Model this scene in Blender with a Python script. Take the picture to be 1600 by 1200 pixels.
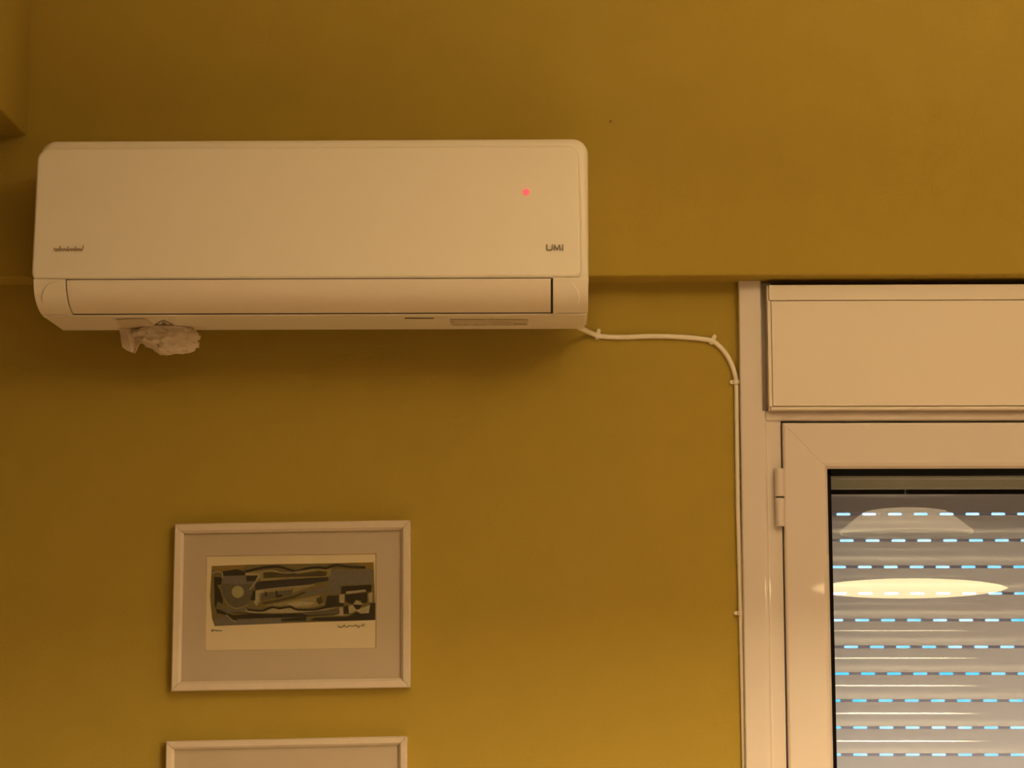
import bpy, bmesh, math, random
from mathutils import Vector, Matrix, noise
from mathutils.geometry import tessellate_polygon

for o in list(bpy.data.objects):
    bpy.data.objects.remove(o, do_unlink=True)
scn = bpy.context.scene
COL = scn.collection

# ------------------------------------------------------------------ camera
F = 3250.0
YAW, PITCH = 0.0187, math.atan(445 / 3250.0)
CAM = Vector((0.0, -3.3, 1.6))
FWD = Vector((-math.sin(YAW) * math.cos(PITCH), math.cos(YAW) * math.cos(PITCH), math.sin(PITCH)))
RIGHT = Vector((math.cos(YAW), math.sin(YAW), 0))
UP = RIGHT.cross(FWD)
cd = bpy.data.cameras.new('camera')
cd.sensor_width = 36.0
cd.lens = F / 1600 * 36.0
cd.clip_start = 0.05
cam = bpy.data.objects.new('camera', cd)
COL.objects.link(cam)
R3 = Matrix((RIGHT, UP, -FWD)).transposed()
cam.matrix_world = Matrix.Translation(CAM) @ R3.to_4x4()
scn.camera = cam

# ------------------------------------------------------------------ exposure, world
vs = scn.view_settings
vs.view_transform = 'Standard'
vs.look = 'None'
vs.gamma = 1.0
vs.use_curve_mapping = False
vs.exposure = 0.0

world = bpy.data.worlds.new('dusk_sky')
scn.world = world
world.use_nodes = True
wn = world.node_tree
wn.nodes.clear()
wo = wn.nodes.new('ShaderNodeOutputWorld')
wb = wn.nodes.new('ShaderNodeBackground')
tc = wn.nodes.new('ShaderNodeTexCoord')
nz = wn.nodes.new('ShaderNodeTexNoise')
nz.inputs['Scale'].default_value = 38.0
nz.inputs['Detail'].default_value = 3.0
rp = wn.nodes.new('ShaderNodeValToRGB')
rp.color_ramp.elements[0].position = 0.36
rp.color_ramp.elements[0].color = (0.11, 0.66, 1.0, 1)
rp.color_ramp.elements[1].position = 0.66
rp.color_ramp.elements[1].color = (0.66, 0.88, 1.0, 1)
wn.links.new(tc.outputs['Generated'], nz.inputs['Vector'])
wn.links.new(nz.outputs['Fac'], rp.inputs['Fac'])
wn.links.new(rp.outputs['Color'], wb.inputs['Color'])
wb.inputs['Strength'].default_value = 1.35
wn.links.new(wb.outputs['Background'], wo.inputs['Surface'])

# lamp levels (the lamp itself is built in pendant())
LAMP_COL = (1.0, 0.72, 0.385)
LENS_STRENGTH = 14.0
CAP_STRENGTH = 2.3
DOWN_W = 195.0
UP_W = 73.0

# ------------------------------------------------------------------ projection helpers
def ray(px, py):
    return (FWD * F + RIGHT * (px - 800) + UP * (600 - py))
def P(px, py, y):
    d = ray(px, py)
    t = (y - CAM.y) / d.y
    return CAM + d * t
def PZ(px, py, z):
    d = ray(px, py)
    t = (z - CAM.z) / d.z
    return CAM + d * t

# ------------------------------------------------------------------ materials
def new_mat(name):
    m = bpy.data.materials.new(name)
    m.use_nodes = True
    return m, m.node_tree, m.node_tree.nodes['Principled BSDF']

def paint(name, col, rough=0.5, var=0.04, scale=40, bump=0.0, bscale=300, spec=0.5, coat=0.0):
    m, nt, b = new_mat(name)
    b.inputs['Roughness'].default_value = rough
    b.inputs['Specular IOR Level'].default_value = spec
    b.inputs['Coat Weight'].default_value = coat
    b.inputs['Coat Roughness'].default_value = 0.035
    t = nt.nodes.new('ShaderNodeTexCoord')
    n = nt.nodes.new('ShaderNodeTexNoise')
    n.inputs['Scale'].default_value = scale
    n.inputs['Detail'].default_value = 4
    nt.links.new(t.outputs['Object'], n.inputs['Vector'])
    mx = nt.nodes.new('ShaderNodeMix')
    mx.data_type = 'RGBA'
    mx.inputs[6].default_value = tuple(c * (1 - var) for c in col) + (1,)
    mx.inputs[7].default_value = tuple(min(1, c * (1 + var)) for c in col) + (1,)
    nt.links.new(n.outputs['Fac'], mx.inputs[0])
    nt.links.new(mx.outputs[2], b.inputs['Base Color'])
    if bump:
        n2 = nt.nodes.new('ShaderNodeTexNoise')
        n2.inputs['Scale'].default_value = bscale
        n2.inputs['Detail'].default_value = 3
        nt.links.new(t.outputs['Object'], n2.inputs['Vector'])
        bp = nt.nodes.new('ShaderNodeBump')
        bp.inputs['Strength'].default_value = bump
        bp.inputs['Distance'].default_value = 0.002
        nt.links.new(n2.outputs['Fac'], bp.inputs['Height'])
        nt.links.new(bp.outputs['Normal'], b.inputs['Normal'])
    return m

def emitter(name, col, s):
    m, nt, b = new_mat(name)
    b.inputs['Base Color'].default_value = (0.6, 0.6, 0.6, 1)
    b.inputs['Emission Color'].default_value = col + (1,)
    b.inputs['Emission Strength'].default_value = s
    return m

M = {}
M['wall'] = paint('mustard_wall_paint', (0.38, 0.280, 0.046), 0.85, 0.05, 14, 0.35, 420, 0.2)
M['wall_dark'] = paint('low_bounce_wall', (0.13, 0.09, 0.05), 0.85, 0.05, 14, 0.2, 420, 0.2)  # for the unseen walls, coloured dark to cut their fill light
M['ceiling'] = paint('ceiling_paint', (0.78, 0.74, 0.66), 0.9, 0.03, 10, 0.2)
M['floor'] = paint('floor_tile', (0.24, 0.185, 0.135), 0.5, 0.06, 6)
M['ac'] = paint('white_ac_plastic', (0.80, 0.76, 0.68), 0.42, 0.015, 30, 0.03, 700)
M['louver'] = paint('white_louver_plastic', (0.78, 0.72, 0.64), 0.45, 0.015, 30)
M['cavity'] = paint('dark_cavity_plastic', (0.03, 0.028, 0.03), 0.7)
M['pvc'] = paint('white_window_pvc', (0.67, 0.61, 0.58), 0.35, 0.015, 20, 0.0, 200, 0.4, 0.6)
M['pvc_matte'] = paint('white_box_cover', (0.72, 0.655, 0.585), 0.42, 0.02, 12, 0.02, 60)
M['gasket'] = paint('black_rubber_gasket', (0.004, 0.004, 0.006), 0.85, 0.04, 40, 0.0, 300, 0.12)
M['shutter'] = paint('grey_shutter_aluminium', (0.66, 0.70, 0.93), 0.07, 0.05, 60, 0.0, 100, 0.32)
M['lintel'] = paint('grey_lintel_plastic', (0.55, 0.55, 0.46), 0.5, 0.04, 20)
M['cable'] = paint('white_cable_sheath', (0.80, 0.75, 0.64), 0.45, 0.03, 50)
M['frame'] = paint('pale_lacquered_wood', (0.64, 0.56, 0.46), 0.45, 0.06, 80)
M['mat'] = paint('grey_beige_mat_board', (0.66, 0.51, 0.355), 0.9, 0.03, 60, 0.1, 500)
M['paper'] = paint('cream_print_paper', (0.86, 0.68, 0.42), 0.9, 0.03, 60)
M['ink'] = paint('pencil_ink', (0.14, 0.11, 0.07), 0.9)
M['logo'] = paint('grey_logo_print', (0.20, 0.17, 0.12), 0.6)
M['badge'] = paint('faded_script_print', (0.40, 0.32, 0.22), 0.6)
M['sticker'] = paint('rating_label', (0.60, 0.54, 0.44), 0.6, 0.05, 90)
M['metal'] = paint('lamp_white_enamel', (0.8, 0.78, 0.74), 0.35)
M['speck'] = paint('dark_screw_head', (0.20, 0.13, 0.03), 0.6)
M['lining'] = paint('dark_lamp_lining', (0.03, 0.028, 0.025), 0.8, 0.05, 40, 0, 300, 0.1)
M['cord'] = paint('black_textile_cord', (0.002, 0.002, 0.002), 1.0, 0.05, 40, 0, 300, 0.0)
M['lens'] = emitter('glowing_lamp_diffuser', (1.0, 0.74, 0.36), LENS_STRENGTH)
M['cap'] = emitter('glowing_opal_cap', (1.0, 0.72, 0.45), CAP_STRENGTH)
M['led'] = emitter('red_led', (1.0, 0.11, 0.12), 1.05)
M['led'].node_tree.nodes['Principled BSDF'].inputs['Base Color'].default_value = (0.4, 0.02, 0.02, 1)
for k, c in {'olive': (.22, .16, .055), 'ochre': (.30, .19, .04), 'grey': (.20, .165, .115), 'midgrey': (.15, .12, .07),
             'dark': (.045, .034, .016), 'bluedark': (.06, .045, .034), 'brown': (.10, .07, .025),
             'cream': (.48, .38, .21), 'sun': (.42, .35, .14), 'lightolive': (.34, .26, .10)}.items():
    M['ink_' + k] = paint('printed_%s_ink' % k, c, 0.9, 0.22, 220)

# window glass: clear pane with a real fresnel reflection
m, nt, b = new_mat('clear_window_glass')
nt.nodes.remove(b)
out = nt.nodes['Material Output']
tr = nt.nodes.new('ShaderNodeBsdfTransparent')
tr.inputs['Color'].default_value = (0.95, 0.975, 1.0, 1)
gl = nt.nodes.new('ShaderNodeBsdfGlossy')
gl.inputs['Roughness'].default_value = 0.0
fr = nt.nodes.new('ShaderNodeFresnel')
fr.inputs['IOR'].default_value = 1.5
# a pane has parallel faces: light leaves it at the angle it came in
ge = nt.nodes.new('ShaderNodeNewGeometry')
mr = nt.nodes.new('ShaderNodeMapRange')
mr.inputs['To Min'].default_value = 1.5
mr.inputs['To Max'].default_value = 1 / 1.5
nt.links.new(ge.outputs['Backfacing'], mr.inputs['Value'])
nt.links.new(mr.outputs[0], fr.inputs['IOR'])
mi = nt.nodes.new('ShaderNodeMixShader')
nt.links.new(fr.outputs[0], mi.inputs[0])
nt.links.new(tr.outputs[0], mi.inputs[1])
nt.links.new(gl.outputs[0], mi.inputs[2])
nt.links.new(mi.outputs[0], out.inputs['Surface'])
M['glass'] = m

# crumpled plastic film
m, nt, b = new_mat('milky_plastic_film')
out = nt.nodes['Material Output']
b.inputs['Base Color'].default_value = (0.86, 0.77, 0.64, 1)
b.inputs['Roughness'].default_value = 0.4
tl = nt.nodes.new('ShaderNodeBsdfTranslucent')
tl.inputs['Color'].default_value = (0.86, 0.77, 0.64, 1)
tr = nt.nodes.new('ShaderNodeBsdfTransparent')
m1 = nt.nodes.new('ShaderNodeMixShader'); m1.inputs[0].default_value = 0.25
m2 = nt.nodes.new('ShaderNodeMixShader'); m2.inputs[0].default_value = 0.12
nt.links.new(b.outputs[0], m1.inputs[1]); nt.links.new(tl.outputs[0], m1.inputs[2])
nt.links.new(m1.outputs[0], m2.inputs[1]); nt.links.new(tr.outputs[0], m2.inputs[2])
nt.links.new(m2.outputs[0], out.inputs['Surface'])
M['film'] = m

# ------------------------------------------------------------------ mesh helpers
class MB:
    def __init__(s):
        s.bm = bmesh.new()
    def box(s, x0, x1, y0, y1, z0, z1):
        vs_ = [s.bm.verts.new((x, y, z)) for x in (x0, x1) for y in (y0, y1) for z in (z0, z1)]
        for f in ((0, 1, 3, 2), (4, 6, 7, 5), (0, 4, 5, 1), (2, 3, 7, 6), (0, 2, 6, 4), (1, 5, 7, 3)):
            s.bm.faces.new([vs_[i] for i in f])
        return s
    def loft(s, rings, cap=True, closed=True):
        rs = [[s.bm.verts.new(p) for p in r] for r in rings]
        n = len(rs[0])
        for a, b_ in zip(rs, rs[1:]):
            for i in range(n if closed else n - 1):
                j = (i + 1) % n
                s.bm.faces.new((a[i], a[j], b_[j], b_[i]))
        if cap:
            s.bm.faces.new(rs[0][::-1]); s.bm.faces.new(rs[-1])
        return s
    def prism_x(s, prof, x0, x1):
        return s.loft([[(x0, y, z) for y, z in prof], [(x1, y, z) for y, z in prof]])
    def prism_z(s, prof, z0, z1):
        return s.loft([[(x, y, z0) for x, y in prof], [(x, y, z1) for x, y in prof]])
    def prism_y(s, prof, y0, y1):
        return s.loft([[(x, y0, z) for x, z in prof], [(x, y1, z) for x, z in prof]])
    def lathe(s, prof, cx, cy, n=48, cap=True):
        rings = []
        for r, z in prof:
            rings.append([(cx + r * math.cos(2 * math.pi * i / n), cy + r * math.sin(2 * math.pi * i / n), z) for i in range(n)])
        return s.loft(rings, cap=cap)
    def poly(s, pts):
        vv = [s.bm.verts.new(p) for p in pts]
        for t in tessellate_polygon([[Vector(p) for p in pts]]):
            try:
                s.bm.faces.new([vv[i] for i in t])
            except ValueError:
                pass
        return s
    def bevel(s, w, seg=2, angle=0.5, sel=None):
        s.bm.normal_update()
        bmesh.ops.recalc_face_normals(s.bm, faces=s.bm.faces)
        es = [e for e in s.bm.edges if len(e.link_faces) == 2 and e.calc_face_angle(0) > angle and (sel is None or sel(e))]
        bmesh.ops.bevel(s.bm, geom=es, offset=w, segments=seg, affect='EDGES', profile=0.5, clamp_overlap=True)
        return s
    def build(s, name, mat, parent=None, smooth=False, keep=False):
        if not keep:
            bmesh.ops.recalc_face_normals(s.bm, faces=s.bm.faces)
        origin = Vector((0, 0, 0))
        chain = parent
        while chain is not None:
            origin += chain.location
            chain = chain.parent
        if parent is None:
            xs = [v.co for v in s.bm.verts]
            lo = Vector((min(v.x for v in xs), min(v.y for v in xs), min(v.z for v in xs)))
            hi = Vector((max(v.x for v in xs), max(v.y for v in xs), max(v.z for v in xs)))
            origin = Vector(((lo.x + hi.x) / 2, (lo.y + hi.y) / 2, lo.z))
        for v in s.bm.verts:
            v.co -= origin
        me = bpy.data.meshes.new(name)
        s.bm.to_mesh(me); s.bm.free()
        if smooth:
            me.shade_smooth() if hasattr(me, 'shade_smooth') else None
            try:
                me.set_sharp_from_angle(angle=math.radians(38))
            except Exception:
                pass
        me.materials.append(mat)
        o = bpy.data.objects.new(name, me)
        COL.objects.link(o)
        if parent is None:
            o.location = origin
        else:
            o.parent = parent
        if smooth:
            wm = o.modifiers.new('weighted_normals', 'WEIGHTED_NORMAL')
            wm.keep_sharp = True
            wm.weight = 100
        return o

def empty(name, loc):
    o = bpy.data.objects.new(name, None)
    o.empty_display_size = 0.05
    COL.objects.link(o)
    o.location = loc
    return o
def tag(o, label=None, cat=None, group=None, kind=None):
    for k, v in (('label', label), ('category', cat), ('group', group), ('kind', kind)):
        if v:
            o[k] = v
    return o
def struct(mb, name, mat, smooth=False):
    return tag(mb.build(name, mat, None, smooth), kind='structure')

def bez(p0, p1, p2, n):
    return [tuple((1 - t) ** 2 * a + 2 * t * (1 - t) * b_ + t * t * c for a, b_, c in zip(p0, p1, p2)) for t in [i / n for i in range(n + 1)]]
def spline(pts, n=10):
    pts = [Vector(p) for p in pts]
    q = [pts[0] * 2 - pts[1]] + pts + [pts[-1] * 2 - pts[-2]]
    r = []
    for i in range(1, len(q) - 2):
        a, b_, c, d = q[i - 1:i + 3]
        for k in range(n):
            t = k / n
            r.append(0.5 * ((2 * b_) + (c - a) * t + (2 * a - 5 * b_ + 4 * c - d) * t * t + (3 * b_ - a - 3 * c + d) * t ** 3))
    r.append(pts[-1])
    return r
def tube(mb, pts, r, n=10):
    pts = [Vector(p) for p in pts]
    rings = []
    for i, p in enumerate(pts):
        t = (pts[min(i + 1, len(pts) - 1)] - pts[max(i - 1, 0)]).normalized()
        a = t.cross(Vector((0, 1, 0)))
        a = a.normalized() if a.length > 1e-4 else Vector((1, 0, 0))
        b_ = t.cross(a)
        rings.append([tuple(p + a * r * math.cos(2 * math.pi * k / n) + b_ * r * math.sin(2 * math.pi * k / n)) for k in range(n)])
    mb.loft(rings)
    return mb
def ribbon(mb, pts2, w, to3):
    """flat stroke of width w along 2D points, mapped by to3"""
    pts = [Vector((p[0], p[1])) for p in pts2]
    L, R_ = [], []
    for i, p in enumerate(pts):
        t = (pts[min(i + 1, len(pts) - 1)] - pts[max(i - 1, 0)])
        t = t.normalized() if t.length else Vector((1, 0))
        nrm = Vector((-t.y, t.x)) * w / 2
        L.append(mb.bm.verts.new(to3(*(p + nrm)))); R_.append(mb.bm.verts.new(to3(*(p - nrm))))
    for i in range(len(pts) - 1):
        mb.bm.faces.new((L[i], L[i + 1], R_[i + 1], R_[i]))
    return mb

# ------------------------------------------------------------------ room shell
YL = 0.062                                   # face of the lower, set-back wall; the beam face is y = 0
ZB = P(1000, 431, 0).z                       # underside of the beam
XW0, XW1, YF, ZC = -1.75, 2.6, -5.2, 2.86
XJ = P(1159, 800, 0.045).x                   # left edge of the window frame
OX0, OX1, OZ0 = XJ + 0.025, XJ + 1.12, 0.92  # hole in the wall
w = MB()
w.box(XW0, OX0, YL, 0.36, 0, ZB)
w.box(OX1, XW1, YL, 0.36, 0, ZB)
w.box(OX0, OX1, YL, 0.36, 0, OZ0)
struct(w, 'wall_back', M['wall'])
bm_ = MB().box(XW0, XW1, 0.0, 0.36, ZB, ZC)
bm_.bevel(0.003, 3, sel=lambda e: all(v.co.y < 0.01 and v.co.z < ZB + 0.01 for v in e.verts))
struct(bm_, 'ceiling_beam', M['wall'], True)
xb = P(44, 150, 0).x
zb2 = P(38, 212, 0).z
lb = MB().box(xb - 0.36, xb, YF, 0.0, zb2, ZC)
lb.bevel(0.004, 3, sel=lambda e: all(v.co.x > xb - 0.01 and v.co.z < zb2 + 0.01 for v in e.verts))
struct(lb, 'ceiling_beam', M['wall'], True)
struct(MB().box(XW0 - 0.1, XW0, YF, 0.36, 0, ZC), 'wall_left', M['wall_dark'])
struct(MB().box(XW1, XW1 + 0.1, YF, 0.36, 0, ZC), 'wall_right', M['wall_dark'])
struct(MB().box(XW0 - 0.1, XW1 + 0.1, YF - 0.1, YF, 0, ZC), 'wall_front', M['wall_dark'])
struct(MB().box(XW0 - 0.1, XW1 + 0.1, YF - 0.1, 0.36, ZC, ZC + 0.1), 'ceiling', M['ceiling'])
struct(MB().box(XW0 - 0.1, XW1 + 0.1, YF - 0.1, 0.36, -0.1, 0), 'floor', M['floor'])
# small dark screw head left in the beam
p = P(954, 190, 0)
sp = MB().prism_y([(p.x + 0.0024 * math.cos(a * math.pi / 5), p.z + 0.0024 * math.sin(a * math.pi / 5)) for a in range(10)], -0.0015, 0.004)
tag(sp.build('wall_screw', M['speck']), 'small dark screw head in the yellow beam right of the air conditioner', 'screw')

# ------------------------------------------------------------------ air conditioner
def air_conditioner():
    yt, yb = -0.176, -0.190                     # front panel: top leans back
    xl = P(56.5, 260, -0.180).x
    xr = P(905, 300, -0.178).x
    bx1 = P(918, 330, -0.10).x
    mar = bx1 - xr
    bx0 = xl + 0.001
    zt = P(480, 219.5, -0.157).z
    zpt = P(480, 228, yt - 0.004).z
    zpb = P(480, 434, yb).z
    zl0 = P(480, 436.5, -0.188).z
    zl1 = P(480, 489.5, -0.135).z
    zb = P(480, 492, -0.135).z - 0.001
    root = empty('air_conditioner', (0.5 * (bx0 + bx1), 0, zb))
    tag(root, 'white wall-mounted split air conditioner with closed louver and red light', 'air conditioner')
    # shell behind the panel
    prof = [(0.0, zt - 0.004), (0.0, zl0), (-0.150, zl0 - 0.002), (-0.178, zl0 + 0.004), (-0.176, zpb), (-0.160, zpt - 0.01)] + \
        bez((-0.158, zpt - 0.008), (-0.152, zt), (-0.125, zt), 6)
    rc = 0.024
    oc = [(bx1 - rc + rc * math.cos(i * math.pi / 16), zt - rc + rc * math.sin(i * math.pi / 16)) for i in range(9)]
    oc += [(bx0 + rc + rc * math.cos(math.pi / 2 + i * math.pi / 16), zt - rc + rc * math.sin(math.pi / 2 + i * math.pi / 16)) for i in range(9)]
    oc += [(bx0, zl0), (bx1, zl0)]
    s = MB().prism_y(oc, -0.168, 0.0)
    s.bevel(0.013, 6, sel=lambda e: all(v.co.y < -0.167 and v.co.z > zl0 - 1 for v in e.verts) and not all(v.co.z < zl0 + 1e-4 for v in e.verts))
    s.build('casing', M['ac'], root, True)
    # front panel with rounded corners
    r = 0.020
    def corner(cx, cz, a0):
        return [(cx + r * math.cos(a0 + i * math.pi / 12), cz + r * math.sin(a0 + i * math.pi / 12)) for i in range(7)]
    rb = 0.006
    outl = corner(xr - r, zpt - r, 0) + corner(xl + r, zpt - r, math.pi / 2)
    outl += [(xl, zpb + 0.008), (xl + 0.0045, zpb), (xr - 0.0015, zpb), (xr + 0.002, zpb + 0.008)]
    def yy(z):
        t = (zpt - z) / (zpt - zpb)
        return yt + (yb - yt) * (1 - (1 - t) ** 1.6)
    cxm, czm = (xl + xr) / 2, (zpt + zpb) / 2
    def ring(ins, dy):
        rr = []
        for x, z in outl:
            x2 = x + (ins if x < cxm else -ins)
            z2 = z + (ins if z < czm else -ins)
            rr.append((x2, yy(z2) + dy, z2))
        return rr
    fp = MB()
    rings = [ring(0, 0.011), ring(0, 0.004), ring(0.0008, 0.0017), ring(0.0025, 0.0004), ring(0.0045, 0.0)]
    fp.loft(rings, cap=False)
    # front face as a strip so that the lean is followed
    last = rings[-1]
    vl = list(fp.bm.verts)[-len(last):]
    nst = 10
    zs = [zpt - 0.026 - (zpt - 0.026 - (zpb + 0.013)) * i / nst for i in range(nst + 1)]
    fp.bm.faces.new(vl)
    fp.build('front_panel', M['ac'], root, True)
    # louver curve (side view), shared by louver, side caps
    prof_l = bez((-0.1885, zl0), (-0.183, zl0 - 0.034), (-0.135, zl1), 14)
    gx0 = P(104.5, 437, -0.1885).x
    gx1 = P(860.5, 437, -0.1885).x
    # side blocks carrying the curved chin
    def chin(x0, x1, outer):
        pf = [(-0.02, zpb - 0.001), (-0.1885, zpb - 0.0005)] + prof_l + [(-0.131, zb + 0.003), (-0.02, zb + 0.003)]
        c = MB().prism_x(pf, x0, x1)
        c.bevel(0.016, 5, sel=lambda e: all(abs(v.co.x - outer) < 1e-5 for v in e.verts) and not all(v.co.y > -0.05 for v in e.verts))
        return c.build('side_cheek', M['ac'], root, True)
    cb0, cb1 = bx0 + 0.002, bx1 - 0.001
    chin(cb0, gx0 - 0.0022, cb0)
    chin(gx1 + 0.0034, cb1, cb1)
    # rounded cover plates on the cheeks
    def cover(x_in, x_out):
        g = MB()
        n = len(prof_l)
        top, rows = [], []
        for i, (y, z) in enumerate(prof_l):
            t = i / (n - 1)
            k = math.sqrt(max(0.0, 1 - (2 * t - 1) ** 2)) ** 0.8
            x1_ = x_in + (x_out - x_in) * (0.12 + 0.88 * k)
            a = prof_l[max(i - 1, 0)]; b_ = prof_l[min(i + 1, n - 1)]
            ty, tz = b_[0] - a[0], b_[1] - a[1]
            l = math.hypot(ty, tz)
            ny, nz_ = tz / l, -ty / l
            if ny > 0:
                ny, nz_ = -ny, -nz_
            row = []
            for xx, off in ((x_in, 0.0), (x_in, 0.0022), ((x_in + x1_) / 2, 0.0022), (x1_ - math.copysign(0.0015, x_out - x_in), 0.0022), (x1_, -0.0004)):
                row.append((xx, y + ny * off, z + nz_ * off))
            rows.append(row)
        g.loft(rows, cap=False, closed=False)
        g.build('cheek_cover', M['ac'], root, True)
    cover(gx0 - 0.0024, P(66, 460, -0.17).x)
    cover(gx1 + 0.0036, P(906, 460, -0.17).x)
    # dark outlet behind the louver
    pfc = [(-0.02, zpb - 0.002), (-0.170, zpb - 0.002)] + [(y + 0.012, z) for y, z in prof_l] + [(-0.118, zb + 0.005), (-0.02, zb + 0.005)]
    MB().prism_x(pfc, gx0 - 0.003, gx1 + 0.003).build('air_outlet', M['cavity'], root)
    # strip of casing above the louver
    MB().prism_x([(-0.165, zpb - 0.0005), (-0.1888, zpb - 0.0005), (-0.1888, zl0 + 0.0022), (-0.165, zl0 + 0.0022)], gx0 - 0.0022, gx1 + 0.0034).build('outlet_lip', M['ac'], root)
    # louver
    pl = [(y - 0.0008, z - 0.0002) for y, z in prof_l[:]]
    pl = pl[:-1] + [(pl[-1][0], pl[-1][1] + 0.0004)]
    back = [(y + 0.006, z + 0.001) for y, z in prof_l][::-1]
    MB().prism_x(pl + back, gx0, gx1).build('louver', M['louver'], root, True)
    # underside tray
    t_ = MB().prism_x([(-0.1325, zb + 0.0025), (-0.1325, zb), (0.0, zb), (0.0, zb + 0.05), (-0.05, zb + 0.05), (-0.118, zb + 0.0025)], bx0 + 0.004, bx1 - 0.004)
    t_.bevel(0.006, 3, sel=lambda e: abs(e.verts[0].co.x - e.verts[1].co.x) < 1e-6 and all(v.co.z < zb + 0.001 for v in e.verts))
    t_.build('bottom_tray', M['ac'], root, True)
    # status light, set into the panel
    p = P(822, 300, yy(P(822, 300, -0.183).z))
    d = MB().prism_y([(p.x + 0.0050 * math.cos(a * math.pi / 10), p.z + 0.0050 * math.sin(a * math.pi / 10)) for a in range(20)], p.y - 0.0006, p.y + 0.002)
    tag(d.build('status_light', M['led'], root), 'glowing red status light')
    # lettering, printed on the panel
    def on_panel(px, py):
        q = P(px, py, -0.186)
        q = P(px, py, yy(q.z) - 0.0005)
        return tuple(q)
    lt = MB()
    ribbon(lt, [(854.3, 381.8), (854.3, 388.5), (855.3, 390.6), (858, 391), (861, 390.8), (862.6, 389)], 2.1, on_panel)
    ribbon(lt, [(863.0, 381.8), (863.0, 389.5)], 1.7, on_panel)
    ribbon(lt, [(865.6, 391.6), (866.6, 382.2)], 1.9, on_panel)
    ribbon(lt, [(866.6, 382.4), (870.2, 391.0)], 2.0, on_panel)
    ribbon(lt, [(870.2, 391.0), (874.0, 382.4)], 1.9, on_panel)
    ribbon(lt, [(874.4, 382.2), (875.2, 391.6)], 1.9, on_panel)
    ribbon(lt, [(879.2, 381.8), (879.2, 391.6)], 2.1, on_panel)
    tag(lt.build('model_lettering', M['logo'], root), 'small dark letters UMI')
    sc = MB()
    ribbon(sc, spline([(83.5, 388.5), (86.0, 388.6), (87.5, 391.6), (89, 388.5), (90.5, 391.6), (92.5, 388.5), (94.5, 384)], 5), 1.7, on_panel)
    ribbon(sc, spline([(94.0, 384.2), (94.0, 391.8), (97, 388.3), (98.8, 391.5), (101, 388.2), (103.0, 391.8), (105.2, 388), (107, 384.8)], 5), 1.7, on_panel)
    ribbon(sc, spline([(106.5, 388.2), (105, 390.5), (107.5, 391.7), (110, 388.2), (111.5, 391.6), (114, 388.2), (116, 391.6), (118.6, 385)], 5), 1.7, on_panel)
    ribbon(sc, spline([(118, 386), (118.2, 391.6), (121, 388.4), (122.6, 391.5), (125, 388.4), (126.2, 391.5), (128.6, 390.5), (130.6, 383.2)], 5), 1.9, on_panel)
    ribbon(sc, [(84, 389.9), (128, 390.3)], 1.3, on_panel)
    tag(sc.build('script_lettering', M['badge'], root), 'small faded script lettering, unreadable')
    # stickers on the underside
    def under(px, py, k=0.0004):
        return tuple(PZ(px, py, zb - k))
    tg = MB()
    for a, b_ in (((242, 507.6), (255, 500.3)), ((255, 500.3), (271, 507.6)), ((271, 507.6), (242, 507.6))):
        ribbon(tg, [a, b_], 1.6, under)
    ribbon(tg, [(253.2, 504.0), (259.5, 507)], 4.0, under)
    tag(tg.build('warning_triangle', M['logo'], root), 'dark warning triangle printed on the underside')
    rl = MB().poly([under(702, 498, .0002), (under(826, 498.5, .0002)), under(824, 508.5, .0002), under(705, 509, .0002)])
    lab = rl.build('rating_sticker', M['sticker'], root)
    tx = MB()
    for x0, x1, y, ww in ((704, 758, 499.4, 1.2), (764, 770, 499.2, 1.6), (775, 822, 499.6, 1.3), (704, 709, 503, 2.2), (708, 720, 507.4, 1.6), (724, 732, 507.4, 1.4), (740, 748, 507.0, 1.4),
                         (752, 757, 507.8, 1.6), (770, 798, 503.5, 1.0), (770, 798, 507.4, .8), (802, 822, 506.2, 2.6)):
        ribbon(tx, [(x0, y), (x1, y + 0.2)], ww * 0.75, lambda a, b_: under(a, b_, .0005))
    tx.build('sticker_print', M['badge'], lab)
    sl = MB()
    ribbon(sl, [(632, 497.4), (678, 497.6)], 2.0, under)
    sl.build('drip_slot', M['logo'], root)
    return zb
ZAC = air_conditioner()

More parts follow.
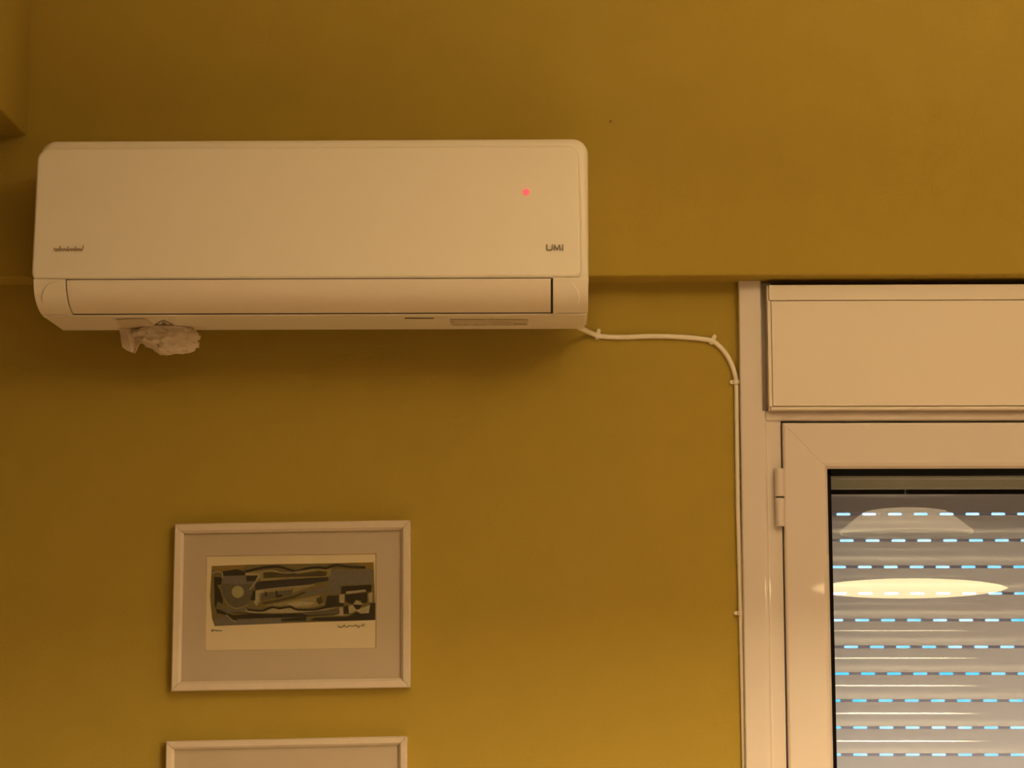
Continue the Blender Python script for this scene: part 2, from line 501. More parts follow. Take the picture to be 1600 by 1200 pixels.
# ------------------------------------------------------------------ plastic film under the air conditioner
def film():
    c = PZ(262, 508, ZAC - 0.002)
    yc = -0.027
    root = empty('plastic_wrap', (P(262, 530, yc).x, yc, P(262, 555, yc).z))
    tag(root, 'crumpled milky plastic wrap taped under the air conditioner', 'plastic wrap')
    b = bmesh.new()
    bmesh.ops.create_icosphere(b, subdivisions=5, radius=1.0)
    ctr = P(259, 527, yc)
    s = 3250 / 3.27
    hx, hz, hy = 50 / s, 27 / s, 0.022
    for v in b.verts:
        u = v.co.copy()
        n1 = noise.fractal(u * 1.7 + Vector((3.1, 0, 7)), 1.0, 2.0, 4)
        n2 = abs(noise.noise(u * 3.4 + Vector((9, 2, 1)))) * 2 - 0.5
        k = 1 + 0.22 * n1 - 0.16 * n2
        x, y, z = u.x * hx * k, u.y * hy * k, u.z * hz * k
        z += -0.06 * x if z < 0 else 0             # hangs lower to the right
        if z < 0 and x < 0:
            z *= 1 - 0.55 * min(1, -x / hx)
        wpos = Vector((ctr.x + x, ctr.y + y, ctr.z + z))
        wpos.z = min(wpos.z, ZAC - 0.0008)
        v.co = wpos
    g = MB(); g.bm.free(); g.bm = b
    g.build('crumpled_film', M['film'], root, True)
    # folded tail of tape
    y2 = -0.030
    def q(px, py, dy=0.0):
        return tuple(P(px, py, y2 + dy))
    cols = [[(186, 513, .006), (188, 522, .004), (189, 533, 0), (191, 542, -.004), (197, 547, -.006)],
            [(198, 514, -.003), (200, 524, -.004), (202, 534, -.004), (203, 543, -.006), (206, 550.5, -.008)],
            [(212, 514, .004), (212, 524, .002), (211, 534, .001), (211, 543, .000), (209.5, 551.5, -.002)],
            [(228, 514, -.006), (224, 523, -.008), (219.5, 533, -.007), (215, 542, -.007), (211, 551.5, -.006)]]
    g = MB()
    g.loft([[q(*p) for p in c_] for c_ in cols], cap=False, closed=False)
    bmesh.ops.subdivide_edges(g.bm, edges=g.bm.edges, cuts=2, use_grid_fill=True, smooth=0.6)
    o = g.build('tape_tail', M['film'], root, False)
    so = o.modifiers.new('thickness', 'SOLIDIFY'); so.thickness = 0.0008
    # film pressed against the tray
    pts = [(181, 499.5), (205, 498), (229, 499), (241, 509), (238, 514.5), (200, 515), (189, 511)]
    g = MB()
    top = [tuple(PZ(x, y, ZAC - 0.0006)) for x, y in pts]
    bot = [tuple(PZ(x, y, ZAC - 0.0010 - 0.0012 * random.Random(i).random())) for i, (x, y) in enumerate(pts)]
    g.loft([top, bot])
    g.build('tape_patch', M['film'], root)
film()

# ------------------------------------------------------------------ cable along the wall
def cable():
    r = 0.0041
    yc = YL - r
    px = [(904, 511.5, -0.004), (913, 515.5, 0), (922, 520, 0), (934, 524.5, 0), (950, 526.4, 0), (975, 527, 0), (1005, 525.8, 0), (1040, 525.6, 0),
          (1075, 527.5, 0), (1098, 530, 0), (1113, 533, 0), (1124, 541, 0), (1134, 552.5, 0), (1142, 567, 0), (1147.5, 583, 0), (1150.5, 598, 0),
          (1151.2, 640, 0), (1152, 700, 0), (1153, 780, 0), (1155, 860, 0), (1157.5, 958, 0), (1160, 1060, 0), (1163, 1200, 0), (1167, 1400, 0)]
    pts = []
    for i, (a, b_, dy) in enumerate(px):
        y = yc
        if i == 0:
            y = -0.004
        elif i == 1:
            y = 0.030
        elif i == 2:
            y = 0.052
        pts.append(P(a, b_, y))
    o = tube(MB(), spline(pts, 8), r, 10).build('cable', M['cable'], None, True)
    tag(o, 'white cable running from the air conditioner down beside the window frame', 'cable')
    labs = ['first white cable clip, just right of the air conditioner', 'second white cable clip, where the cable starts to bend down',
            'third white cable clip, at the lower end of the bend', 'lowest white cable clip, halfway down beside the window frame']
    for (a, b_, ang), lab in zip(((934, 524, 78), (1113, 532.5, 62), (1151, 597, 0), (1157.5, 958, 0)), labs):
        c = P(a, b_, yc)
        root = empty('cable_clip', c)
        tag(root, lab, 'cable clip', 'cable clips along the white cable')
        t = math.radians(ang)
        ax = Vector((math.cos(t), 0, math.sin(t)))       # across the cable
        al = Vector((-math.sin(t), 0, math.cos(t)))      # along it
        g = MB()
        rings = []
        for k in (-0.0034, 0.0034):
            rg = []
            ri, ro = r + 0.0002, r + 0.0024
            arc = [math.pi * i / 10 for i in range(11)]
            for q in arc:
                rg.append(tuple(c + al * k + ax * ro * math.cos(q) + Vector((0, -1, 0)) * ro * math.sin(q)))
            rg.append(tuple(c + al * k - ax * ro + Vector((0, r, 0))))
            rg.append(tuple(c + al * k - ax * ri + Vector((0, r, 0))))
            for q in arc[::-1]:
                rg.append(tuple(c + al * k + ax * ri * math.cos(q) + Vector((0, -1, 0)) * ri * math.sin(q)))
            rg.append(tuple(c + al * k + ax * ri + Vector((0, r, 0))))
            rg.append(tuple(c + al * k + ax * ro + Vector((0, r, 0))))
            rings.append(rg)
        g.loft(rings)
        g.build('clip_saddle', M['cable'], root, True)
        side = 1 if ang > 10 else -1
        nb = MB()
        cc = c + ax * side * (r + 0.0038)
        nb.prism_y([(cc.x + 0.0032 * math.cos(i * math.pi / 5), cc.z + 0.0032 * math.sin(i * math.pi / 5)) for i in range(10)], c.y - r * 0.3, YL)
        nb.build('nail_boss', M['cable'], root, True)
        nh = MB().prism_y([(cc.x + 0.0014 * math.cos(i * math.pi / 4), cc.z + 0.0014 * math.sin(i * math.pi / 4)) for i in range(8)], c.y - r * 0.3 - 0.0012, c.y)
        nh.build('nail_head', M['cable'], root)
cable()

# ------------------------------------------------------------------ framed prints
def framed(quad, rail_px, depth_y, label, art):
    yf = depth_y
    TL, TR, BR, BL = [P(a, b_, yf) for a, b_ in quad]
    ux = ((TR - TL) + (BR - BL)) / 2
    root = empty('framed_print', ((BL.x + BR.x) / 2, YL, min(BL.z, BR.z)))
    tag(root, label, 'picture', 'framed prints on the yellow wall')
    C4 = [TL, TR, BR, BL]
    cen = (TL + TR + BR + BL) / 4
    def inset(q, d):
        a = (C4[1] - C4[0]).normalized(); dn = (C4[3] - C4[0]).normalized()
        s = [(1, 1), (-1, 1), (-1, -1), (1, -1)]
        return [q[i] + a * d * s[i][0] + dn * d * s[i][1] for i in range(4)]
    w_ = rail_px / (3250 / 3.34)
    O, I1, I2 = C4, inset(C4, w_ * 0.72), inset(C4, w_)
    yb = YL - 0.0005
    for i in range(4):
        j = (i + 1) % 4
        g = MB()
        def at_(v, y):
            return (v.x, y, v.z)
        e = 0.0008
        oa, ob = inset(C4, e)[i], inset(C4, e)[j]
        ra = [at_(O[i], yb), at_(O[i], yf + 0.0025), at_(inset(C4, 0.002)[i], yf), at_(I1[i], yf + 0.001), at_(I2[i], yf + 0.006), at_(I2[i], yb)]
        rb = [at_(O[j], yb), at_(O[j], yf + 0.0025), at_(inset(C4, 0.002)[j], yf), at_(I1[j], yf + 0.001), at_(I2[j], yf + 0.006), at_(I2[j], yb)]
        sh = (C4[j] - C4[i]).normalized() * 0.0004
        ra = [tuple(Vector(v) + sh) for v in ra]; rb = [tuple(Vector(v) - sh) for v in rb]
        g.loft([ra, rb]); g.build('frame_rail', M['frame'], root)
    ym = yf + 0.010
    def plane_at(q, y0, y1, nm, mt, par=root):
        g = MB()
        g.loft([[(v.x, y0, v.z) for v in q], [(v.x, y1, v.z) for v in q]])
        return g.build(nm, mt, par)
    return root, I2, ym, plane_at

def to_frame(y):
    return lambda u, v: tuple(P(310 + u / 5.517, 860 + v / 5.517, y))

root, I2, ym, plane_at = framed([(272, 818.5), (641, 812.5), (641, 1074.5), (266.5, 1080.5)], 15, YL - 0.020,
                                'upper pale-framed abstract print in dark olive and grey on cream paper', True)
# mat board as four bevel-cut sides around the opening
op = [P(a, b_, ym) for a, b_ in ((322.5, 868.5), (588, 864.5), (588, 1013), (320.5, 1017))]
g = MB()
ot = [g.bm.verts.new((v.x, ym, v.z)) for v in I2]
it = [g.bm.verts.new((v.x, ym, v.z)) for v in op]
ci = sum(op, Vector()) / 4
ib = [g.bm.verts.new((ci.x + (v.x - ci.x) * 0.994, ym + 0.0022, ci.z + (v.z - ci.z) * 0.99)) for v in op]
ob_ = [g.bm.verts.new((v.x, ym + 0.0022, v.z)) for v in I2]
for i in range(4):
    j = (i + 1) % 4
    g.bm.faces.new((ot[i], ot[j], it[j], it[i])); g.bm.faces.new((it[i], it[j], ib[j], ib[i])); g.bm.faces.new((ib[i], ib[j], ob_[j], ob_[i]))
g.build('mat_board', M['mat'], root)
yp = ym + 0.0026
ppr = plane_at(I2, yp, yp + 0.001, 'print_paper', M['paper'])
layers = [
 ('olive', [(115,135),(400,124),(700,118),(1100,112),(1510,102),(1518,320),(1525,600),(900,622),(140,652),(118,590),(100,400)]),
 ('ochre', [(1380,108),(1510,102),(1512,165),(1440,150),(1380,140)]),
 ('ochre', [(112,140),(420,126),(380,160),(210,175),(150,190)]),
 ('grey', [(140,600),(250,560),(400,575),(700,570),(930,575),(960,612),(600,632),(140,652)]),
 ('midgrey', [(205,270),(330,285),(480,280),(450,400),(430,470),(370,495),(300,500),(250,480),(220,400),(200,330)]),
 ('grey', [(210,222),(405,220),(412,268),(520,262),(470,290),(300,290),(205,285)]),
 ('grey', [(1150,172),(1500,165),(1505,290),(1240,300),(1225,365),(1120,375),(1128,230)]),
 ('lightolive', [(420,190),(620,165),(800,195),(1000,160),(1150,155),(1130,225),(800,235),(530,262),(520,205)]),
 ('cream', [(400,192),(520,203),(530,215),(515,255),(490,268),(510,215),(410,213)]),
 ('brown', [(560,190),(700,180),(860,200),(1040,175),(1110,185),(1100,222),(800,228),(560,240)]),
 ('lightolive', [(500,345),(760,318),(1000,298),(900,335),(780,375),(580,385),(540,440),(500,480),(485,450)]),
 ('cream', [(490,350),(560,343),(558,362),(520,372),(520,430),(500,482),(480,450)]),
 ('midgrey', [(540,370),(740,345),(820,335),(800,385),(660,410),(560,430),(535,430)]),
 ('lightolive', [(560,480),(700,450),(840,425),(1040,385),(1085,465),(980,490),(900,498),(820,495),(790,478),(640,480)]),
 ('cream', [(760,455),(900,440),(1010,450),(960,475),(830,485),(790,470)]),
 ('grey', [(820,375),(940,345),(1100,318),(1105,365),(960,385),(830,400)]),
 ('brown', [(540,450),(700,420),(830,385),(900,355),(930,365),(830,412),(700,440),(565,465)]),
 ('dark', [(570,360),(590,358),(592,395),(575,400)]), ('dark', [(665,350),(680,348),(684,385),(725,380),(720,400),(672,408)]),
 ('brown', [(1020,410),(1060,400),(1075,450),(1040,468),(1018,440)]),
 ('dark', [(210,182),(330,162),(405,188),(400,215),(215,220)]),
 ('dark', [(410,222),(515,215),(490,265),(415,268)]),
 ('dark', [(135,228),(205,232),(198,290),(160,300),(185,340),(210,420),(210,465),(165,440),(150,500),(140,470),(138,330)]),
 ('bluedark', [(490,290),(530,268),(1120,232),(1120,262),(950,292),(700,320),(488,342)]),
 ('dark', [(470,345),(492,345),(490,430),(445,432)]),
 ('cream', [(420,505),(560,530),(640,500),(700,505),(790,498),(850,520),(1000,520),(1100,505),(1210,490),(1000,535),(700,542),(440,540),(400,520)]),
 ('grey', [(200,505),(330,510),(430,480),(400,520),(260,545),(180,520)]),
 ('dark', [(150,500),(230,530),(300,560),(340,610),(300,600),(250,560),(160,540)]),
 ('dark', [(280,560),(460,545),(800,545),(1210,502),(1215,550),(900,572),(330,592)]),
 ('midgrey', [(880,540),(1210,500),(1205,545),(950,560)]),
 ('dark', [(1230,310),(1495,295),(1490,355),(1450,362),(1440,335),(1280,350),(1270,372),(1230,375)]),
 ('dark', [(1110,390),(1210,388),(1210,450),(1255,455),(1250,482),(1090,488)]),
 ('dark', [(1265,382),(1455,362),(1455,450),(1412,455),(1400,430),(1350,430),(1330,465),(1268,440)]),
 ('dark', [(1480,460),(1525,450),(1525,600),(1300,606),(960,606),(1000,580),(1290,570),(1360,530),(1400,545),(1470,540)]),
 ('dark', [(710,590),(930,570),(930,606),(720,612)]),
 ('cream', [(1215,380),(1260,378),(1255,455),(1215,450)]), ('cream', [(1215,490),(1245,488),(1250,550),(1300,558),(1165,564),(1215,545)]),
 ('cream', [(1270,356),(1440,338),(1446,355),(1275,376)]), ('cream', [(1465,372),(1500,360),(1500,440),(1470,450)]),
 ('cream', [(1290,480),(1330,470),(1360,512),(1400,500),(1480,470),(1470,540),(1400,545),(1360,520),(1300,545)]),
 ('dark', [(1255,482),(1292,476),(1298,545),(1250,548)]),
 ('cream', [(1335,465),(1365,428),(1410,455),(1410,470)]),
 ('dark', [(1335,470),(1410,468),(1390,505),(1365,512)]),
 ('sun', [(340 + 53 * math.cos(a * math.pi / 10), 358 + 52 * math.sin(a * math.pi / 10)) for a in range(20)]),
]
strokes = [
 ('dark', [(400,185),(520,155),(620,142),(700,142),(780,165),(850,180),(930,157),(1030,146),(1100,153),(1180,128),(1300,140),(1440,146)], 20),
 ('dark', [(420,510),(540,520),(630,490),(700,500),(790,485),(850,510),(1000,510),(1100,488),(1250,465)], 17),
 ('cream', [(640,180),(760,195),(900,178),(1000,165)], 7), ('cream', [(500,348),(700,322),(1000,300)], 7),
 ('lightolive', [(230,420),(260,470),(330,500),(430,470)], 10), ('cream', [(120,200),(150,185),(205,195),(205,240)], 8),
 ('cream', [(440,340),(480,290),(520,215)], 9), ('lightolive', [(540,262),(800,242),(1120,222)], 8), ('grey', [(165,440),(200,500),(260,545)], 10),
 ('cream', [(240,555),(290,600),(330,615)], 7), ('brown', [(300,535),(600,548),(900,540)], 9),
]
prn = None
byink = {}
for k, (ink, poly) in enumerate(layers):
    byink.setdefault(ink, []).append((k, poly, None))
for k, (ink, pts, ww) in enumerate(strokes):
    byink.setdefault(ink, []).append((60 + k, pts, ww))
me_o = MB()
mats = list(byink)
idx = []
for mi_, ink in enumerate(mats):
    for k, pts, ww in byink[ink]:
        n0 = len(me_o.bm.faces)
        f3 = to_frame(yp - 0.00012 - 0.000025 * k)
        if ww:
            ribbon(me_o, [tuple(v) for v in spline([Vector((a, b_)) for a, b_ in pts], 6)], ww, f3)
        else:
            me_o.poly([f3(*q) for q in pts])
        me_o.bm.faces.ensure_lookup_table()
        for f in me_o.bm.faces[n0:]:
            f.material_index = mi_
prn = me_o.build('abstract_print', M['ink_' + mats[0]], root, keep=True)
for ink in mats[1:]:
    prn.data.materials.append(M['ink_' + ink])
tag(prn, 'dark olive and grey abstract picture')
sg = MB()
sg2 = MB()
f3 = to_frame(yp - 0.0002)
ribbon(sg2, [tuple(v) for v in spline([Vector(q) for q in ((112,685),(118,700),(125,682),(135,695),(150,686),(160,696),(172,688),(185,695),(205,690))], 6)], 7, f3)
rng = random.Random(5)
pts = [Vector((1200 + i * 9.5, 655 + (i % 2) * 12 - 6 + rng.uniform(-9, 9) - (8 if i % 5 == 0 else 0))) for i in range(21)]
ribbon(sg, [tuple(v) for v in spline(pts, 5)], 6, f3)
ribbon(sg, [tuple(v) for v in spline([Vector(q) for q in ((1392, 655),(1408,650),(1414,632),(1422,655),(1434,630))], 5)], 5, f3)
sg.build('signature', M['ink'], root, keep=True)
sg2.build('title_scribble', M['ink'], root, keep=True)
plane_at(I2, ym - 0.0035, ym - 0.0015, 'picture_glass', M['glass'])

root2, I2b, ymb, plane2 = framed([(258.5, 1158.5), (635.5, 1150.5), (637, 1418), (254, 1424)], 13, YL - 0.020,
                                 'lower pale wooden picture frame, only its top edge and plain mat showing', False)
plane2(I2b, ymb, ymb + 0.002, 'mat_board', M['mat'])
plane2(I2b, ymb - 0.0035, ymb - 0.0015, 'picture_glass', M['glass'])

# ------------------------------------------------------------------ window
def window():
    yj = 0.045
    root = empty('window_1', (XJ + 0.5, YL, OZ0))
    root['kind'] = 'structure'
    def X(px, y, py=850):
        return P(px, py, y).x
    def Z(py, y, px=1400):
        return P(px, py, y).z
    WX1 = OX1 + 0.025
    zbot = OZ0 - 0.03
    # jamb: proud face, rounded step down to the rim beside the sash
    xa, xb_, xc, xd = XJ, X(1199, yj), X(1204, 0.050), X(1222.8, 0.050)
    prof = [(xa, YL + 0.02), (xa, yj + 0.003), (xa + 0.001, yj + 0.001), (xa + 0.003, yj)] + [(xb_ - 0.0055, yj)] + \
        bez((xb_ - 0.005, yj), (xb_ + 0.0012, yj), (xb_ + 0.0022, yj + 0.0045), 8) + [(xc, 0.050), (xd, 0.050), (xd, 0.088), (xd + 0.02, 0.088), (xd + 0.02, 0.11), (OX0, 0.11), (OX0, YL + 0.02)]
    ztr0, ztr1 = Z(659, 0.052), Z(642, 0.050)
    # the jamb beside the shutter box is a flat board, below it the profile
    MB().prism_z(prof, zbot, ztr1).build('jamb', M['pvc'], root, True)
    xbx = X(1191, yj, 560)
    up = [(xa, YL + 0.02), (xa, yj + 0.003), (xa + 0.001, yj + 0.001), (xa + 0.003, yj), (xbx - 0.004, yj)] + bez((xbx - 0.003, yj), (xbx, yj), (xbx, yj + 0.004), 4) + [(xbx, 0.068), (X(1206, .068, 560), 0.068), (X(1206, .068, 560), 0.074), (OX0, 0.074), (OX0, YL + 0.02)]
    MB().prism_z(up, ztr1, ZB - 0.0005).build('jamb', M['pvc'], root, True)
    # right jamb (outside the picture)
    MB().box(WX1 - 0.07, WX1, yj, 0.11, zbot, ZB - 0.0005).bevel(0.003, 2).build('jamb', M['pvc'], root, True)
    # transom rail
    tp = [(0.11, ztr1), (0.056, ztr1)] + bez((0.052, ztr1), (0.045, ztr1), (0.045, ztr1 - 0.006), 5) + bez((0.045, ztr0 + 0.006), (0.045, ztr0 + .001), (0.052, ztr0 + .001), 5) + [(0.088, ztr0 + .001), (0.088, ztr0 - .02), (0.11, ztr0 - .02)]
    MB().prism_x(tp, xb_ + 0.0015, WX1 - 0.07).build('transom_rail', M['pvc'], root, True)
    MB().box(xd, WX1 - 0.07, 0.05, 0.11, zbot, zbot + 0.05).bevel(0.003, 2).build('sill_rail', M['pvc'], root, True)
    # sash: mitred stiles and rails, proud of the rim
    ys = 0.040
    sx0, sz1 = X(1225.8, ys), Z(660.5, ys, 1230)
    sx1, sz0 = WX1 - 0.085, zbot + 0.065
    gx0_, gz1 = X(1292.5, ys + .006, 740), Z(732.5, ys + .006, 1300)
    wl, wt = gx0_ - sx0, sz1 - gz1
    gx1_, gz0 = sx1 - wl, sz0 + wt
    outer = [(sx0, sz1), (sx1, sz1), (sx1, sz0), (sx0, sz0)]
    inner = [(gx0_, gz1), (gx1_, gz1), (gx1_, gz0), (gx0_, gz0)]
    dirs = [(1, -1), (-1, -1), (-1, 1), (1, 1)]
    names = ['sash_rail', 'sash_stile', 'sash_rail', 'sash_stile']
    for i in range(4):
        j = (i + 1) % 4
        rr = []
        for k in (i, j):
            o_, n_, d_ = outer[k], inner[k], dirs[k]
            def ins(q, e):
                return (q[0] + d_[0] * e, q[1] + d_[1] * e)
            q1, q2 = ins(o_, 0.0012), ins(o_, 0.004)
            n1, n2 = ins(n_, -0.009), ins(n_, -0.004)
            sgn = 0.00015 if k == i else -0.00015
            off = Vector((outer[j][0] - outer[i][0], 0, outer[j][1] - outer[i][1])).normalized() * sgn
            seq = [(o_, 0.085), (o_, ys + 0.004), (q1, ys + 0.0012), (q2, ys), (n1, ys), (n2, ys + 0.0012), (n_, ys + 0.006), (n_, 0.085)]
            rr.append([tuple(Vector((q[0], y, q[1])) + off) for q, y in seq])
        MB().loft(rr).build(names[i], M['pvc'], root, False)
    # black gasket around the pane
    gl_, gt_ = 0.0062, 0.0092
    for x0, x1, z0, z1 in ((gx0_ - .001, gx0_ + gl_, gz0, gz1), (gx1_ - gl_, gx1_ + .001, gz0, gz1), (gx0_ - .001, gx1_ + .001, gz1 - gt_, gz1 + .001), (gx0_ - .001, gx1_ + .001, gz0 - .001, gz0 + gt_)):
        MB().box(x0, x1, ys + 0.0075, 0.075, z0, z1).build('gasket', M['gasket'], root)
    # pane of glass, 5 mm, held in the gasket
    MB().box(gx0_ + 0.003, gx1_ - 0.003, 0.060, 0.064, gz0 + 0.003, gz1 - 0.003).build('glass_pane', M['glass'], root)
    # hinge at the left of the sash
    hx0, hx1 = X(1212.5, 0.035), X(1224.5, 0.035)
    rad = (hx1 - hx0) / 2 + 0.0015
    cx, cy = hx1 - rad + 0.003, 0.042
    for py0, py1 in ((731, 775.2), (777.3, 822)):
        z1, z0 = Z(py0, 0.032, 1218), Z(py1, 0.032, 1218)
        g = MB()
        n = 20
        rings = []
        for z, k in ((z0, .8), (z0 + .001, .97), (z0 + .002, 1), (z1 - .002, 1), (z1 - .001, .97), (z1, .8)):
            rings.append([(cx + rad * k * math.cos(2 * math.pi * i / n), cy + rad * k * math.sin(2 * math.pi * i / n), z) for i in range(n)])
        g.loft(rings)
        g.build('hinge_knuckle', M['pvc'], root, True)
    g = MB(); zc_ = Z(776.2, 0.032, 1218)
    g.prism_z([(cx + rad * .7 * math.cos(i * math.pi / 8), cy + rad * .7 * math.sin(i * math.pi / 8)) for i in range(16)], zc_ - 0.003, zc_ + 0.003)
    g.build('hinge_pin', M['gasket'], root)
    # outer lintel profile: underside, drip edge, black strip added as the slot's shade
    zl_a = Z(736, 0.12)
    zl_m = Z(753.5, 0.150); zl_b = Z(765, 0.172); zl_s = Z(771.5, 0.176)
    MB().box(OX0, OX1, 0.1105, 0.150, zl_a - 0.012, ztr1 + 0.03).build('lintel_board', M['lintel'], root)
    MB().box(OX0, OX1, 0.150, 0.174, zl_b, ztr1 + 0.03).bevel(0.002, 2).build('lintel_drip', M['lintel'], root, True)
    MB().box(OX0, OX1, 0.1745, 0.188, zl_s, ztr1 + 0.03).build('slot_shade_strip', M['gasket'], root)
    # case that closes the opening above, and the guides and outer sill
    MB().box(OX0, OX1, 0.26, 0.36, zl_b + 0.012, ZB).build('outer_lintel', M['lintel'], root)
    for x0, x1 in ((OX0, X(1262, 0.2)), (OX1 - 0.05, OX1)):
        MB().box(x0, x1, 0.178, 0.186, OZ0, zl_s).build('shutter_guide', M['pvc'], root)
        MB().box(x0, x0 + 0.012 if x0 == OX0 else x1, 0.186, 0.235, OZ0, zl_s).build('shutter_guide', M['pvc'], root)
    MB().box(OX0, OX1, 0.11, 0.36, OZ0 - 0.002, OZ0 + 0.02).build('outer_sill', M['pvc'], root)

    # roller shutter box cover, a thing that lifts off the frame
    yb_ = 0.030
    bx0_, bz1, bz0 = X(1199.5, yb_, 540), Z(445, yb_), Z(640.5, yb_)
    bx1_ = WX1 - 0.075
    sb = empty('shutter_box', ((bx0_ + bx1_) / 2, yb_, bz0))
    tag(sb, 'white roller shutter box cover above the window', 'shutter box')
    bt = min(bz1, ZB - 0.0025)
    MB().box(X(1207, .068, 560), bx1_, 0.070, 0.105, bz0, bt).build('box_back', M['pvc_matte'], sb)
    MB().box(bx0_, bx1_, yb_ + 0.002, 0.0675, bz0, bt).bevel(0.0008, 1).build('box_body', M['pvc_matte'], sb, True)
    xi = X(1206, yb_, 540)
    zs_ = Z(469.5, yb_); zq = Z(635, yb_)
    MB().box(bx0_ + 0.003, bx1_, yb_ - 0.003, yb_ + 0.003, zs_ + 0.0006, bt).bevel(0.0012, 2).build('top_strip', M['pvc_matte'], sb, True)
    MB().box(xi, bx1_, yb_ - 0.002, yb_ + 0.003, zq + 0.0008, zs_ - 0.0006).bevel(0.001, 2).build('cover_panel', M['pvc_matte'], sb, True)
    MB().box(bx0_ + 0.003, bx1_, yb_ - 0.003, yb_ + 0.003, bz0, zq - 0.0008).bevel(0.0015, 2).build('bottom_strip', M['pvc_matte'], sb, True)
    MB().box(bx0_, xi - 0.0008, yb_ - 0.003, yb_ + 0.003, zq - 0.0005, zs_ + 0.0004).bevel(0.0015, 2).build('side_strip', M['pvc_matte'], sb, True)

    # roller shutter: one slat built, the rest copied with their own slot offsets
    ysl = 0.200
    pit = P(1450, 803, ysl).z - P(1450, 844.25, ysl).z
    sw = 40.15 / (3250 / (ysl + 3.3))
    x_l, x_r = X(1236, ysl), OX1 - 0.015
    nslot = int((x_r - x_l) / sw) - 1
    rs = empty('roller_shutter', ((x_l + x_r) / 2, ysl, OZ0))
    tag(rs, 'lowered grey roller shutter behind the glass with daylight in its slots', 'roller shutter')
    x_ref = X(1318.6, ysl, 803)
    hs = 0.0046                                   # slotted joint
    b = MB()
    hb = pit - hs
    Rr = 0.070
    half = hb / 2
    pr = []
    tilt = SLAT_TILT
    for i in range(13):
        s_ = -half + hb * i / 12
        yv = -(s_ * s_) / (2 * Rr) + half * half / (2 * Rr)  # concave towards the room
        pr.append((yv + tilt * s_, s_))
    back = [(y + 0.008, z) for y, z in pr][::-1]
    # local coordinates: slot row at z = 0, slat body hangs below it
    zc0 = -hs / 2 - half
    L0, L1 = x_l - x_ref - 0.03, x_r - x_ref
    b.prism_x([(y, z + zc0) for y, z in pr + back], L0, L1)
    ty0, ty1 = 0.0062, 0.0070
    def cell(x0, slot):
        outer_ = [Vector((x0, 0, -hs / 2 - .001)), Vector((x0 + sw, 0, -hs / 2 - .001)), Vector((x0 + sw, 0, hs / 2 + .001)), Vector((x0, 0, hs / 2 + .001))]
        cx_ = x0 + sw / 2
        rr, hw = 0.0021, 0.0119
        hole = []
        for k in range(5):
            a = -math.pi / 2 + math.pi * k / 4
            hole.append(Vector((cx_ + hw - rr + rr * math.cos(a), 0, rr * math.sin(a))))
        for k in range(5):
            a = math.pi / 2 + math.pi * k / 4
            hole.append(Vector((cx_ - hw + rr + rr * math.cos(a), 0, rr * math.sin(a))))
        allv = outer_ + hole
        for yv in (ty0, ty1):
            vv = [b.bm.verts.new((v.x, yv, v.z)) for v in allv]
            for t in tessellate_polygon([outer_, hole[::-1]]):
                # indices follow outer then hole (reversed)
                ids = [q if q < 4 else 4 + (len(hole) - 1 - (q - 4)) for q in t]
                try:
                    b.bm.faces.new([vv[q] for q in ids])
                except ValueError:
                    pass
    kmin = int((L0 - 0) / sw) + 1
    ks = [k for k in range(-3, nslot + 3) if L0 + 0.001 < (k - .5) * sw and (k + .5) * sw < L1]
    for k in ks:
        cell((k - 0.5) * sw, True)
    x_a, x_b = (ks[0] - .5) * sw, (ks[-1] + .5) * sw
    b.box(L0, x_a, ty0, ty1, -hs / 2 - .001, hs / 2 + .001)
    b.box(x_b, L1, ty0, ty1, -hs / 2 - .001, hs / 2 + .001)
    me_src = None
    rowx = [1318.6, 1323.9, 1311.8, 1312.6, 1347.4 - 40.1, 1330.6, 1316.5, 1303.0, 1304.0, 1304.0]
    z_ref = P(1450, 803, ysl).z
    rng = random.Random(3)
    nrow = int((z_ref - OZ0 - 0.02) / pit)
    k = -1
    for r_ in range(-1, nrow):
        if 0 <= r_ < len(rowx):
            dx = X(rowx[r_], ysl, 803 + 41.2 * r_) - x_ref
        else:
            dx = rng.uniform(-0.015, 0.015)
        zr = z_ref - r_ * pit
        loc = Vector((x_ref + dx, ysl, zr)) - rs.location
        if me_src is None:
            o = b.build('slat', M['shutter'], None, True)
            # build() recentred the mesh: undo, so that the origin is the reference slot
            o.data.transform(Matrix.Translation(o.location)); o.location = (0, 0, 0)
            o.parent = rs; me_src = o
        else:
            o = me_src.copy(); COL.objects.link(o)
        o.location = loc
    # blank top slat and bottom bar
    MB().box(x_l - 0.01, x_r, ysl, ysl + 0.012, OZ0 + 0.02, z_ref - (nrow - 0.5) * pit - 0.02).build('bottom_bar', M['shutter'], rs)
SLAT_TILT = 0.085
window()

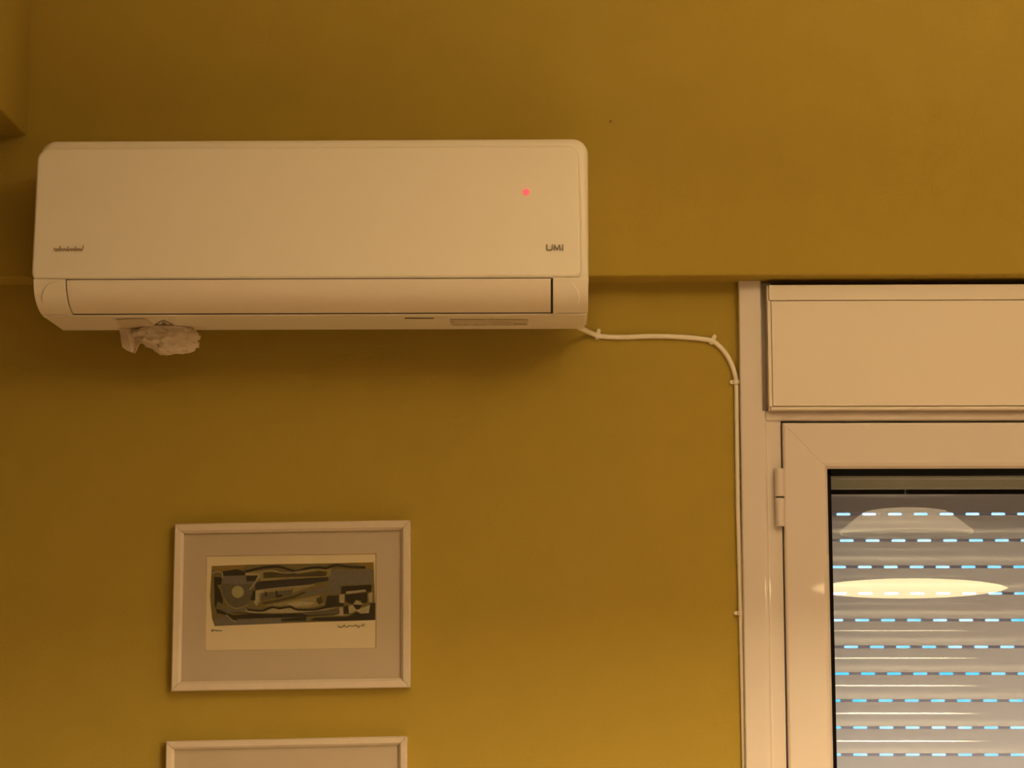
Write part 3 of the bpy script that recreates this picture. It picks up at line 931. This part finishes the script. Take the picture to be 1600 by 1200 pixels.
# ------------------------------------------------------------------ pendant lamp (behind the camera, seen mirrored in the pane)
def pendant():
    yg = 0.062
    yv = 2 * yg + 2.12
    def mir(px, py):
        q = P(px, py, yv)
        return Vector((q.x, 2 * yg - q.y, q.z))
    c = mir(1418, 920)
    s = 3250 / (yv + 3.3)
    R_ = 152 / s
    h = 15 / s
    root = empty('pendant_lamp', (c.x, c.y, c.z))
    tag(root, 'glowing pendant lamp with small dome cap, mirrored in the window pane', 'lamp')
    n = 14
    prof = [(0.012, h * 1.0)]
    for i in range(1, n):
        t = i / n
        prof.append((R_ * t, h * (1 - t * t) ** 0.62))
    lower = [(r, -z * 0.95) for r, z in prof][::-1]
    MB().lathe([(r, c.z + z) for r, z in prof + [(R_, 0.0)] + lower], c.x, c.y, 64).build('diffuser', M['lens'], root, True)
    z0 = mir(1412, 834).z
    z1 = mir(1412, 796).z
    r0, r1 = 103 / s, 62 / s
    H_ = z1 - z0
    dome = [(r0 * .985, z0), (r0, z0 + .06 * H_), (r0 * .985, z0 + .14 * H_), (r0 * .82, z0 + .5 * H_), (r0 * .69, z0 + .78 * H_), (r0 * .60, z0 + .92 * H_), (r0 * .42, z1), (0.02, z1 + .004)]
    inn = [(0.019, z1 + .001), (r0 * .41, z1 - .004), (r0 * .66, z0 + .72 * H_), (r0 * .79, z0 + .45 * H_), (r0 * .95, z0 + .10 * H_), (r0 * .965, z0 + .001)]
    MB().lathe(dome + [(0.019, z1 + .002)] + [(r - .0008, z + .0008) for r, z in inn[1:]] + [dome[0]], c.x, c.y, 64, False).build('dome_cap', M['cap'], root, True)
    MB().lathe([(0.018, z1)] + [(r - .0016, z) for r, z in inn[1:]] + [(r - .003, z - .001) for r, z in inn[1:]][::-1], c.x, c.y, 64).build('dome_lining', M['lining'], root, True)
    for k in range(1):
        q = Vector((c.x, c.y, 0))
        tube(MB(), [q + Vector((0, 0, c.z + h * .9)), q + Vector((0, 0, z1 - .004))], 0.006, 10).build('stem', M['lining'], root, True)
    tube(MB(), [Vector((c.x, c.y, z1)), Vector((c.x + .0001, c.y, ZC - 0.03))], 0.0012, 8).build('cord', M['cord'], root, True)
    MB().lathe([(0.05, ZC), (0.05, ZC - 0.012), (0.03, ZC - 0.035), (0.006, ZC - 0.037)], c.x, c.y, 32).build('ceiling_rose', M['metal'], root, True)
    # what the lamp throws down and up
    for nm, zz, rot, wv, size, spread in (('downlight', c.z - h * 0.95 - 0.003, 0.0, DOWN_W, R_ * 1.6, 176), ('uplight', z1 + 0.02, math.pi, UP_W, r1 * 1.4, 160)):
        ld = bpy.data.lights.new(nm, 'AREA')
        ld.shape = 'DISK'; ld.size = size; ld.energy = wv; ld.color = LAMP_COL
        ld.spread = math.radians(spread)
        lo = bpy.data.objects.new(nm, ld)
        COL.objects.link(lo)
        lo.parent = root
        lo.location = (0, 0, zz - c.z)
        lo.rotation_euler = (rot, 0, 0)
pendant()
